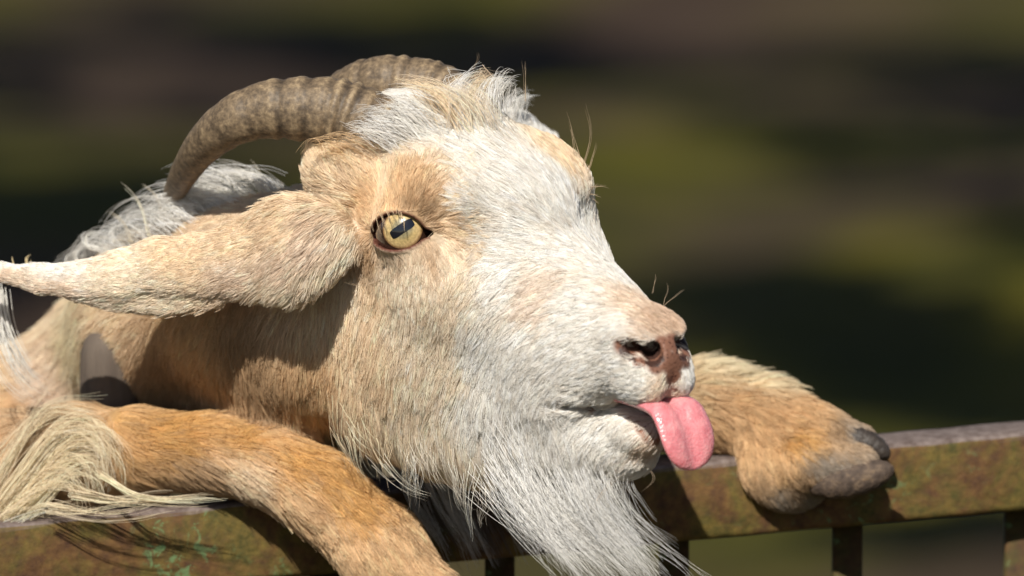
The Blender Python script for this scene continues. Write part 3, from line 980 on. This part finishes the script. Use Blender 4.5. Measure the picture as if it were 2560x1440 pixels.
def make_eye(far):
    mir = (lambda v: np.array([mirror_head(q) for q in v])) if far else (lambda v: v)
    fl = (lambda f: [tuple(q)[::-1] for q in f]) if far else (lambda f: f)
    g = nrm(np.array([-9.0, 4.0, -75.0])); xd = np.array([1.0, .66, 0])
    v, f = ball(EYE_C, EYE_R)
    o0 = to_world(mir(np.array([EYE_C]))[0])
    eye = link_mesh("eye", to_world(mir(v)), fl(f), M_SCL, goat, origin=o0)
    an = np.linspace(0, 2 * math.pi, 48, endpoint=False)
    v, f = cap(EYE_C, EYE_R + 1.2, g, xd, np.stack([51 * np.cos(an), 49 * np.sin(an)], -1), 12)
    ir = link_mesh("iris", to_world(mir(v)), fl(f), M_IRIS, eye, origin=o0)
    ir.location = (0, 0, 0)
    rr = np.concatenate([[0], np.repeat(np.arange(1, 13) / 12, 48)])
    a_ = ir.data.attributes.new("rad", 'FLOAT', 'POINT')
    a_.data.foreach_set("value", rr.astype(np.float32))
    sx, sy, q = 33, 12, .42          # rounded bar
    ol = np.stack([sx * np.sign(np.cos(an)) * np.abs(np.cos(an)) ** q, sy * np.sign(np.sin(an)) * np.abs(np.sin(an)) ** q], -1)
    v, f = cap(EYE_C, EYE_R + 2.2, g, xd, ol, 8)
    pu = link_mesh("pupil", to_world(mir(v)), fl(f), M_PUP, eye, origin=o0)
    pu.location = (0, 0, 0)
make_eye(False)
make_eye(True)

# ------------------------------------------------------------------ horns
def horn_material():
    m, nt, b = material("horn")
    tc = node(nt, "ShaderNodeTexCoord")
    at = node(nt, "ShaderNodeAttribute", attribute_name="ring")
    n = node(nt, "ShaderNodeTexNoise", i_Scale=330.0, i_Detail=8, i_Roughness=.7)
    nt.links.new(tc.outputs["Object"], n.inputs["Vector"])
    r = ramp(nt, [(.22, (.035, .025, .017)), (.42, (.10, .072, .046)), (.56, (.18, .13, .08)), (.76, (.36, .27, .16))])
    ad = node(nt, "ShaderNodeMath", operation='ADD')
    nt.links.new(n.outputs[0], ad.inputs[0]); nt.links.new(at.outputs["Fac"], ad.inputs[1])
    nt.links.new(ad.outputs[0], r.inputs[0])
    nt.links.new(r.outputs[0], b.inputs["Base Color"])
    b.inputs["Roughness"].default_value = .55
    b.inputs["Specular IOR Level"].default_value = .35
    n2 = node(nt, "ShaderNodeTexNoise", i_Scale=380.0, i_Detail=5)
    nt.links.new(tc.outputs["Object"], n2.inputs["Vector"])
    bp = node(nt, "ShaderNodeBump", i_Strength=.5, i_Distance=.0008)
    nt.links.new(n2.outputs[0], bp.inputs["Height"]); nt.links.new(bp.outputs[0], b.inputs["Normal"])
    return m
M_HORN = horn_material()
def horn(ctrl, seed):
    rg = np.random.default_rng(seed)
    n, ns = 150, 28
    c = catmull([(*P(q[0], q[1], q[2]), q[3]) for q in ctrl], n)
    pts_, r = c[:, :3], c[:, 3].copy()
    t = np.linspace(0, 1, n)
    ring = np.zeros(n)
    x = .02
    while x < .98:                                    # growth rings, closer and deeper at the base
        wd = .008 + .006 * x
        amp = max(0, 1 - x / .62) ** .8 * rg.uniform(.3, 1.4) + .06
        ring -= amp * np.exp(-((t - x) / wd) ** 2)
        ring += .7 * amp * np.exp(-((t - x - 2.1 * wd) / (1.4 * wd)) ** 2)
        x += rg.uniform(.022, .07) * (1 + x)
    r = r * (1 + .085 * ring)
    v, f = tube(pts_, r, ns)
    # the section is a little keeled
    k = np.tile(np.arange(ns), n); i = np.repeat(np.arange(n), ns)
    v = v + (v - pts_[i]) * (.06 * np.cos(2 * (2 * math.pi * k / ns)) + rg.normal(0, .004, len(v)))[:, None]
    o = link_mesh("horn", to_world(v), f, M_HORN, goat, origin=to_world(pts_[0]))
    a_ = o.data.attributes.new("ring", 'FLOAT', 'POINT')
    a_.data.foreach_set("value", (.30 * np.repeat(ring, ns) * (.6 + .4 * np.cos(2 * math.pi * k / ns * 3 + i * .05))).astype(np.float32))
horn([(1010, 352, 60, 66), (930, 312, 68, 80), (850, 284, 80, 82), (750, 272, 96, 76), (655, 277, 115, 68), (575, 308, 140, 58), (510, 362, 230, 47), (462, 430, 380, 36), (428, 500, 580, 26), (405, 550, 700, 15), (395, 580, 760, 5)], 3)
horn([(1160, 290, 190, 60), (1110, 232, 215, 64), (1040, 212, 240, 66), (950, 208, 265, 66), (875, 226, 320, 58), (825, 262, 400, 46), (800, 290, 480, 34), (790, 300, 550, 20), (786, 300, 590, 5)], 5)

# ------------------------------------------------------------------ tongue
def tongue():
    m, nt, b = material("tongue_pink")
    tc = node(nt, "ShaderNodeTexCoord")
    n = node(nt, "ShaderNodeTexNoise", i_Scale=190.0, i_Detail=8, i_Roughness=.7)
    nt.links.new(tc.outputs["Object"], n.inputs["Vector"])
    r = ramp(nt, [(.3, (.56, .15, .17)), (.5, (.70, .25, .27)), (.7, (.80, .36, .36))])
    nt.links.new(n.outputs[0], r.inputs[0]); nt.links.new(r.outputs[0], b.inputs["Base Color"])
    b.inputs["Roughness"].default_value = .24
    b.inputs["Coat Weight"].default_value = .5
    b.inputs["Coat Roughness"].default_value = .12
    b.inputs["Subsurface Weight"].default_value = .35
    b.inputs["Subsurface Radius"].default_value = (.006, .002, .002)
    b.inputs["Subsurface Scale"].default_value = .6
    vo = node(nt, "ShaderNodeTexVoronoi", i_Scale=900.0)
    nt.links.new(tc.outputs["Object"], vo.inputs["Vector"])
    bp = node(nt, "ShaderNodeBump", i_Strength=.45, i_Distance=.0007)
    nt.links.new(vo.outputs[0], bp.inputs["Height"]); nt.links.new(bp.outputs[0], b.inputs["Normal"])
    tp = [head_ac(px, py, 0) for px, py in ((1668, 1012), (1694, 1050), (1708, 1092), (1717, 1128), (1722, 1150), (1724, 1160), (1724, 1164))]
    path = catmull([(540, 0, -215, 50, 22), (660, 0, -165, 66, 24)] + [(q[0], -2, q[1], w_, t_) for q, w_, t_ in zip(tp, (76, 80, 80, 68, 48, 26, 4), (24, 24, 22, 19, 15, 10, 3))], 44)
    V_, F_ = [], []
    ns = 28
    pc = path[:, [0, 2]]
    tg = nrm(np.gradient(pc, axis=0))
    for i, (a_, b_, c_, wd, th) in enumerate(path):
        nx, nz = -tg[i][1], tg[i][0]                 # across the thickness, in the mid plane
        for k in range(ns):
            an = 2 * math.pi * k / ns
            u_ = wd * math.cos(an); q = th * math.sin(an)
            if q > 0:
                q -= min(th * .7, 15) * math.exp(-(u_ / 19) ** 2) * (1 if i > 8 else 0)      # groove
            q += 8 * (u_ / 84) ** 2
            V_.append(H(a_ + nx * q, b_ + u_, c_ + nz * q))
    n = len(path)
    for i in range(n - 1):
        for k in range(ns):
            k2 = (k + 1) % ns
            F_.append((i * ns + k, i * ns + k2, (i + 1) * ns + k2, (i + 1) * ns + k))
    F_.append(tuple(range(ns))[::-1]); F_.append(tuple((n - 1) * ns + k for k in range(ns)))
    link_mesh("tongue", to_world(np.array(V_)), F_, m, goat, origin=to_world(H(800, 0, -180)))
tongue()

# ------------------------------------------------------------------ hooves
M_HOOF = noise_mat("hoof_horn", [(.3, (.016, .013, .012)), (.7, (.06, .048, .04))], 200, rough=.45, bump=.4)
def hoof(p0, p1, r0, r1):
    p0, p1 = np.array(p0), np.array(p1)
    v, f = tube([p0, p0 * .7 + p1 * .3, p0 * .35 + p1 * .65, p0 * .12 + p1 * .88, p1], [r0 * .9, r0, r0 * .8, r0 * .52, r1], 18)
    link_mesh("hoof", to_world(v), f, M_HOOF, goat, origin=to_world(p0))
M_SOLE = noise_mat("dusty_hoof", [(.28, (.03, .022, .018)), (.5, (.085, .06, .045)), (.64, (.15, .105, .07)), (.78, (.26, .15, .06))], 220, rough=.75, detail=9, bump=.4, bump_scale=500)
def claw(ctrl, mat, flat):
    c = catmull([(*P(q[0], q[1], q[2]), q[3]) for q in ctrl], 26)
    v, f = tube(c[:, :3], c[:, 3], 22)
    i = np.repeat(np.arange(26), 22)
    o_ = v - c[i, :3]
    o_[:, 2] *= flat
    o_ *= (1 + .04 * np.sin(i * 1.9) * (i < 20))[:, None]
    link_mesh("hoof", to_world(c[i, :3] + o_), f, mat, goat, origin=to_world(c[0, :3]))
claw([(2030, 1205, 540, 34), (2075, 1204, 528, 46), (2125, 1198, 520, 48), (2172, 1188, 514, 42), (2206, 1178, 510, 31), (2226, 1170, 507, 18), (2233, 1166, 506, 4)], M_SOLE, .8)
claw([(2090, 1092, 610, 34), (2140, 1100, 600, 38), (2185, 1118, 592, 32), (2212, 1136, 586, 20), (2222, 1146, 584, 4)], M_HOOF, .9)
for sx in (-1, 1):
    hoof(P(1235 + 34 * sx, 1790, 270), P(1300 + 40 * sx, 1905, 225), 50, 14)
    for s2 in (-1, 1):
        q = np.array([-.32 + sx * .085 + s2 * .011, .505, .028])
        hoof(to_model(q), to_model(q + (0, -.055, -.022)), 62, 20)
print("goat parts", round(time.time() - T0, 1))

# ------------------------------------------------------------------ the fence
def rust_material(name, moss=.5, dark=.85):
    m, nt, b = material(name)
    tc = node(nt, "ShaderNodeTexCoord")
    def nz(sc_, det=6, dist=0.0):
        n = node(nt, "ShaderNodeTexNoise", i_Scale=sc_, i_Detail=det, i_Roughness=.65, i_Distortion=dist)
        nt.links.new(tc.outputs["Object"], n.inputs["Vector"])
        return n
    r1 = ramp(nt, [(.3, tuple(dark * x for x in (.055, .024, .016))), (.5, tuple(dark * x for x in (.12, .06, .022))), (.7, tuple(dark * x for x in (.20, .11, .035)))])
    n1 = nz(130, 9)
    nt.links.new(n1.outputs[0], r1.inputs[0])
    r2 = ramp(nt, [(.3, tuple(dark * x for x in (.05, .05, .012))), (.7, tuple(dark * x for x in (.19, .13, .03)))])
    n2 = nz(190, 9)
    nt.links.new(n2.outputs[0], r2.inputs[0])
    f1 = ramp(nt, [(.42, (0, 0, 0)), (.6, (1, 1, 1))])
    n3 = nz(45, 8, .4)
    nt.links.new(n3.outputs[0], f1.inputs[0])
    mx = node(nt, "ShaderNodeMix", data_type='RGBA')
    nt.links.new(f1.outputs[0], mx.inputs[0]); nt.links.new(r1.outputs[0], mx.inputs[6]); nt.links.new(r2.outputs[0], mx.inputs[7])
    # flakes of pale green lichen
    f2 = ramp(nt, [(.58 - .05 * moss, (0, 0, 0)), (.63, (1, 1, 1))])
    n4 = nz(95, 9, .8)
    nt.links.new(n4.outputs[0], f2.inputs[0])
    f3 = ramp(nt, [(.48, (0, 0, 0)), (.62, (1, 1, 1))])
    n5 = nz(14, 3)
    nt.links.new(n5.outputs[0], f3.inputs[0])
    mu = node(nt, "ShaderNodeMath", operation='MULTIPLY')
    nt.links.new(f2.outputs[0], mu.inputs[0]); nt.links.new(f3.outputs[0], mu.inputs[1])
    mx2 = node(nt, "ShaderNodeMix", data_type='RGBA')
    nt.links.new(mu.outputs[0], mx2.inputs[0]); nt.links.new(mx.outputs[2], mx2.inputs[6])
    mx2.inputs[7].default_value = (.12, .19, .08, 1)
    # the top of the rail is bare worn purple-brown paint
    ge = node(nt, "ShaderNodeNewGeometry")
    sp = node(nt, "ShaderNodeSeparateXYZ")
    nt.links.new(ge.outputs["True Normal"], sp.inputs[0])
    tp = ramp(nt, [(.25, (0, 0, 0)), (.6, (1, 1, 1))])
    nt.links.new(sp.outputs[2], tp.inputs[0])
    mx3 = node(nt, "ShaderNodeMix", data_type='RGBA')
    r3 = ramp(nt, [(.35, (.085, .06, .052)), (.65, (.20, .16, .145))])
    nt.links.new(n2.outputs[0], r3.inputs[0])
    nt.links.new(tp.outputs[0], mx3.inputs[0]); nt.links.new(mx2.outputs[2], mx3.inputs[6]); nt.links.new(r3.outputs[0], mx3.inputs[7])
    nt.links.new(mx3.outputs[2], b.inputs["Base Color"])
    b.inputs["Roughness"].default_value = .75
    b.inputs["Specular IOR Level"].default_value = .3
    bp = node(nt, "ShaderNodeBump", i_Strength=.7, i_Distance=.0015)
    nb = nz(160, 8)
    nt.links.new(nb.outputs[0], bp.inputs["Height"]); nt.links.new(bp.outputs[0], b.inputs["Normal"])
    return m
M_RUST = rust_material("rusty_steel")
M_RUSTD = rust_material("dark_rusty_steel", 0, .5)

def rail_z(px):
    return 0.14 * (px - 500) + 420
ra = to_world(P(0, 1312, rail_z(0))); rb = to_world(P(2560, 1083, rail_z(2560)))
RD = nrm(rb - ra)                                   # along the rail
RH = nrm(np.cross(RD, np.array([0, 0, 1.0])));      # horizontal, across the rail
if RH[1] < 0:
    RH = -RH
RU = np.cross(RH, RD); RU = RU if RU[2] > 0 else -RU

def bar_mesh(name, p0, p1, xa, ya, wx, wy, mat, parent, rad=.12, nseg=1, wob=0.0):
    """straight bar from p0 to p1, rounded-rectangle section wx by wy (metres)"""
    sec = []
    for cx, cy_, a0 in ((1, 1, 0), (-1, 1, 90), (-1, -1, 180), (1, -1, 270)):
        rr = rad * min(wx, wy)
        for j in range(4):
            a_ = math.radians(a0 + 30 * j)
            sec.append((cx * (wx / 2 - rr) + rr * math.cos(a_), cy_ * (wy / 2 - rr) + rr * math.sin(a_)))
    V_, F_ = [], []
    n = len(sec)
    for i in range(nseg + 1):
        c = p0 + (p1 - p0) * i / nseg
        wv = RNG.normal(0, wob, (n, 2)) if wob else np.zeros((n, 2))
        for (x, y), (dx, dy) in zip(sec, wv):
            V_.append(c + xa * (x + dx) + ya * (y + dy))
    for i in range(nseg):
        for k in range(n):
            k2 = (k + 1) % n
            F_.append((i * n + k, i * n + k2, (i + 1) * n + k2, (i + 1) * n + k))
    F_.append(tuple(range(n))[::-1]); F_.append(tuple(nseg * n + k for k in range(n)))
    o = link_mesh(name, np.array(V_), F_, mat, parent, origin=p0)
    return o

RAIL_H, RAIL_W = .041, .040
rail_c = lambda s_: ra + RD * s_ - RU * RAIL_H / 2 + RH * RAIL_W / 2        # centre line, s_ metres from the frame's left edge
FENCE0 = rail_c(-.75) * np.array([1, 1, 0])
fence = empty("metal_fence", FENCE0)
tag(fence, "rusty mossy steel fence with upright bars that the goat leans over", "fence")
bar_mesh("rail", rail_c(-.75), rail_c(1.25), RU, RH, RAIL_H, RAIL_W, M_RUST, fence, rad=.09, nseg=120, wob=.00025)
bar_mesh("lower_rail", rail_c(-.75) * (1, 1, 0) + (0, 0, .14), rail_c(1.25) * (1, 1, 0) + (0, 0, .20), RU, RH, .03, .03, M_RUSTD, fence)
lr = lambda c: c * np.array([1, 1, 0]) + np.array([0, 0, .15])
L_ = np.linalg.norm(rb - ra)
for px in (2130 + 440 * k for k in range(-11, 8)):
    s_ = px / 2560 * L_
    if -.7 < s_ < 1.2:
        c = rail_c(s_) + RH * .006
        z_lo = .14 + .06 * (s_ + .75) / 2.0
        bar_mesh("bar", c - np.array([0, 0, RAIL_H / 2 - .004]), np.array([c[0], c[1], z_lo]), np.array([1.0, 0, 0]), np.array([0, 1.0, 0]), .0155, .0155, M_RUSTD, fence)
for s_ in (-.72, 1.22):
    c = rail_c(s_)
    bar_mesh("post", c + np.array([0, 0, .05]), np.array([c[0], c[1], -.05]), np.array([1.0, 0, 0]), np.array([0, 1.0, 0]), .05, .05, M_RUSTD, fence)

# rounded grey post behind the bent foreleg
pc = to_world(P(274, 880, 640))
gz = np.array([pc[0], pc[1], 0.0])
zz = [0, .2, .5, .8, 1.0, pc[2] - .01, pc[2] + .0, pc[2] + .005, pc[2] + .010, pc[2] + .0135, pc[2] + .0150]
rr = [.0185, .018, .017, .0165, .016, .0155, .0150, .0135, .0105, .006, .001]
v, f = tube([np.array([pc[0], pc[1], z]) for z in zz], rr, 24)
M_POST = noise_mat("weathered_grey_post", [(.3, (.08, .062, .05)), (.7, (.15, .12, .095))], 60, rough=.8, bump=.4, stretch=(1, 1, .2))
post = link_mesh("round_post", v, f, M_POST, origin=gz)
tag(post, "short grey round-topped post standing between the goat's neck and its bent foreleg", "post")

# ------------------------------------------------------------------ ground
def ground_at(px, py):
    d = to_world(P(px, py, 0)) - CAM
    return CAM + d * (-CAM[2] / d[2])
def ground_material():
    m, nt, b = material("leaf_litter_and_moss")
    tc = node(nt, "ShaderNodeTexCoord")
    def nz(sc_, det=5, dist=0.0, off=0.0):
        mp = node(nt, "ShaderNodeMapping")
        mp.inputs["Location"].default_value = (off, off * .7, 0)
        nt.links.new(tc.outputs["Object"], mp.inputs[0])
        n = node(nt, "ShaderNodeTexNoise", i_Scale=sc_, i_Detail=det, i_Roughness=.55, i_Distortion=dist)
        nt.links.new(mp.outputs[0], n.inputs["Vector"])
        return n
    dirt = ramp(nt, [(.3, (.020, .013, .010)), (.5, (.042, .028, .020)), (.72, (.075, .051, .034))])
    nt.links.new(nz(2.2, 8).outputs[0], dirt.inputs[0])
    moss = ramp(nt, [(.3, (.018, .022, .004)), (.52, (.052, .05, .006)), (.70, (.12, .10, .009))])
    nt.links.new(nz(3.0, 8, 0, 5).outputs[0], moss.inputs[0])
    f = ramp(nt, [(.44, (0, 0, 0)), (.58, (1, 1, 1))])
    bed = node(nt, "ShaderNodeAttribute", attribute_name="moss_and_sun_band")
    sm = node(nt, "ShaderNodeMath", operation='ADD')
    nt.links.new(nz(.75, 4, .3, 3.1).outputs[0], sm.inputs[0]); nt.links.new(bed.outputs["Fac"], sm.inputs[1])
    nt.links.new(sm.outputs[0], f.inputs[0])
    mx = node(nt, "ShaderNodeMix", data_type='RGBA')
    nt.links.new(f.outputs[0], mx.inputs[0]); nt.links.new(dirt.outputs[0], mx.inputs[6]); nt.links.new(moss.outputs[0], mx.inputs[7])
    nt.links.new(mx.outputs[2], b.inputs["Base Color"])
    b.inputs["Roughness"].default_value = .95
    b.inputs["Specular IOR Level"].default_value = .1
    bp = node(nt, "ShaderNodeBump", i_Strength=.6, i_Distance=.05)
    nt.links.new(nz(9, 8).outputs[0], bp.inputs["Height"]); nt.links.new(bp.outputs[0], b.inputs["Normal"])
    return m
def ground():
    xs_ = np.concatenate([np.linspace(-400, -12, 14), np.linspace(-10, 10, 90), np.linspace(12, 400, 14)])
    ys_ = np.concatenate([np.linspace(-300, -8, 10), np.linspace(-6, 30, 160), np.linspace(33, 500, 16)])
    X, Y = np.meshgrid(xs_, ys_, indexing='ij')
    near = np.clip((np.hypot(X, Y) - 1.5) / 4, 0, 1) * (np.abs(X) < 11) * (Y > -7) * (Y < 31)
    Z = .05 * near * (np.sin(1.3 * X + .7 * Y) * np.sin(.9 * Y - .6 * X) + .5 * np.sin(3.1 * X - 2.3 * Y))
    v = np.stack([X, Y, Z], -1).reshape(-1, 3)
    nx, ny = len(xs_), len(ys_)
    f = [(i * ny + j, (i + 1) * ny + j, (i + 1) * ny + j + 1, i * ny + j + 1) for i in range(nx - 1) for j in range(ny - 1)]
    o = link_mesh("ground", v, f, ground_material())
    bed = np.zeros(len(v))                            # beds of moss; the long diagonal one paints a sunlit band into the ground
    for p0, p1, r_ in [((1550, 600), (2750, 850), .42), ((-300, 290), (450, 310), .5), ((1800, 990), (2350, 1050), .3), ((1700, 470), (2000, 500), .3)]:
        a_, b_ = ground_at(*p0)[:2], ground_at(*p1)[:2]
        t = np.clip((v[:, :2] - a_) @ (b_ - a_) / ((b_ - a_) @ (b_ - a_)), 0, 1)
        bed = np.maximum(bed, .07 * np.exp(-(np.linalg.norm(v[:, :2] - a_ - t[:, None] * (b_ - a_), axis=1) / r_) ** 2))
    at_ = o.data.attributes.new("moss_and_sun_band", 'FLOAT', 'POINT')
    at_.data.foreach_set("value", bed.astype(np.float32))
    tag(o, "bare earth with leaf litter and patches of moss", kind="structure")
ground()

# ------------------------------------------------------------------ trees whose crowns shade the ground behind the fence
M_BARK = noise_mat("bark", [(.3, (.05, .038, .03)), (.7, (.14, .11, .085))], 14, rough=.9, bump=.8, stretch=(1, 1, .25))
def leaf_material():
    m, nt, b = material("leaves")
    oi = node(nt, "ShaderNodeTexCoord")
    n = node(nt, "ShaderNodeTexNoise", i_Scale=1.5, i_Detail=3)
    nt.links.new(oi.outputs["Object"], n.inputs["Vector"])
    r = ramp(nt, [(.3, (.04, .075, .015)), (.7, (.10, .13, .03))])
    nt.links.new(n.outputs[0], r.inputs[0]); nt.links.new(r.outputs[0], b.inputs["Base Color"])
    b.inputs["Roughness"].default_value = .6
    return m
M_LEAF = leaf_material()
def tree(x, y, h, clumps, label, seed):
    rg = np.random.default_rng(seed)
    root = empty("tree", (x, y, 0))
    tag(root, label, "tree", None)
    base = np.array([x, y, 0.0])
    V_, F_ = [], []
    def add(v, f):
        k = sum(len(q) for q in V_)
        V_.append(v); F_.extend([tuple(i + k for i in q) for q in f])
    top = base + (0, 0, h)
    add(*tube(catmull([base - (0, 0, .1), base + (.05, 0, h * .3), base + (-.06, .05, h * .6), top], 12), np.linspace(.2, .05, 12), 12))
    for cx, cy_, cz, r_ in clumps:
        s0 = base + (0, 0, min(cz * .75, h * .9))
        add(*tube(catmull([s0, s0 * .5 + np.array([cx, cy_, cz]) * .5 + (0, 0, .15), np.array([cx, cy_, cz])], 8), np.linspace(.06, .012, 8), 8))
    link_mesh("trunk", np.concatenate(V_), F_, M_BARK, root, origin=base)
    LV, LF = [], []
    for cx, cy_, cz, r_ in clumps:
        n = int(1100 * r_ * r_) + 60
        c = np.array([cx, cy_, cz]) + nrm(rg.normal(0, 1, (n, 3))) * (r_ * rg.random((n, 1)) ** .45) * np.array([1, 1, .5])
        for p_ in c:
            a_ = nrm(rg.normal(0, 1, 3)); b_ = nrm(np.cross(a_, rg.normal(0, 1, 3)))
            l_ = rg.uniform(.07, .12)
            k = len(LV)
            LV += [p_ - a_ * l_, p_ + b_ * l_ * .45, p_ + a_ * l_, p_ - b_ * l_ * .45]
            LF.append((k, k + 1, k + 2, k + 3))
    o = link_mesh("crown", np.array(LV), LF, M_LEAF, root, origin=base)
def shade_at(px, py, hc):
    """where a crown clump at height hc must hang for its shadow to fall on the ground seen at a photo pixel"""
    d = to_world(P(px, py, 0)) - CAM
    g = CAM + d * (-CAM[2] / d[2])
    return g + TO_SUN * (hc / TO_SUN[2])
def crown(spots, hc, rg=np.random.default_rng(2)):
    out = []
    for px, py, r_ in spots:
        h_ = hc + rg.uniform(-.4, .4)
        q = shade_at(px, py, h_)
        out.append((q[0], q[1], q[2], r_))
    return out
tree(-2.6, 6.2, 5.6, crown([(200, 470, .42), (-250, 560, .5), (420, 620, .36), (-900, 420, .6), (-700, 640, .6), (900, 70, .5), (1250, 130, .36), (300, 40, .4), (-500, 200, .6), (-1200, 300, .7), (700, 250, .25)], 4.6), "tree with a leafy crown shading the mossy ground behind the goat's horns", 11)
tree(2.9, 6.0, 5.8, crown([(1720, 730, .26), (1960, 790, .32), (2250, 880, .36), (2560, 960, .4), (3000, 1000, .5), (1590, 130, .22), (2050, 140, .36), (2400, 190, .34), (2300, 420, .26), (3000, 300, .6), (3400, 600, .7), (2450, 1420, .24), (1950, 330, .2)], 4.8), "tree with a leafy crown shading the ground beyond the goat's outstretched hoof", 12)
print("done", round(time.time() - T0, 1))
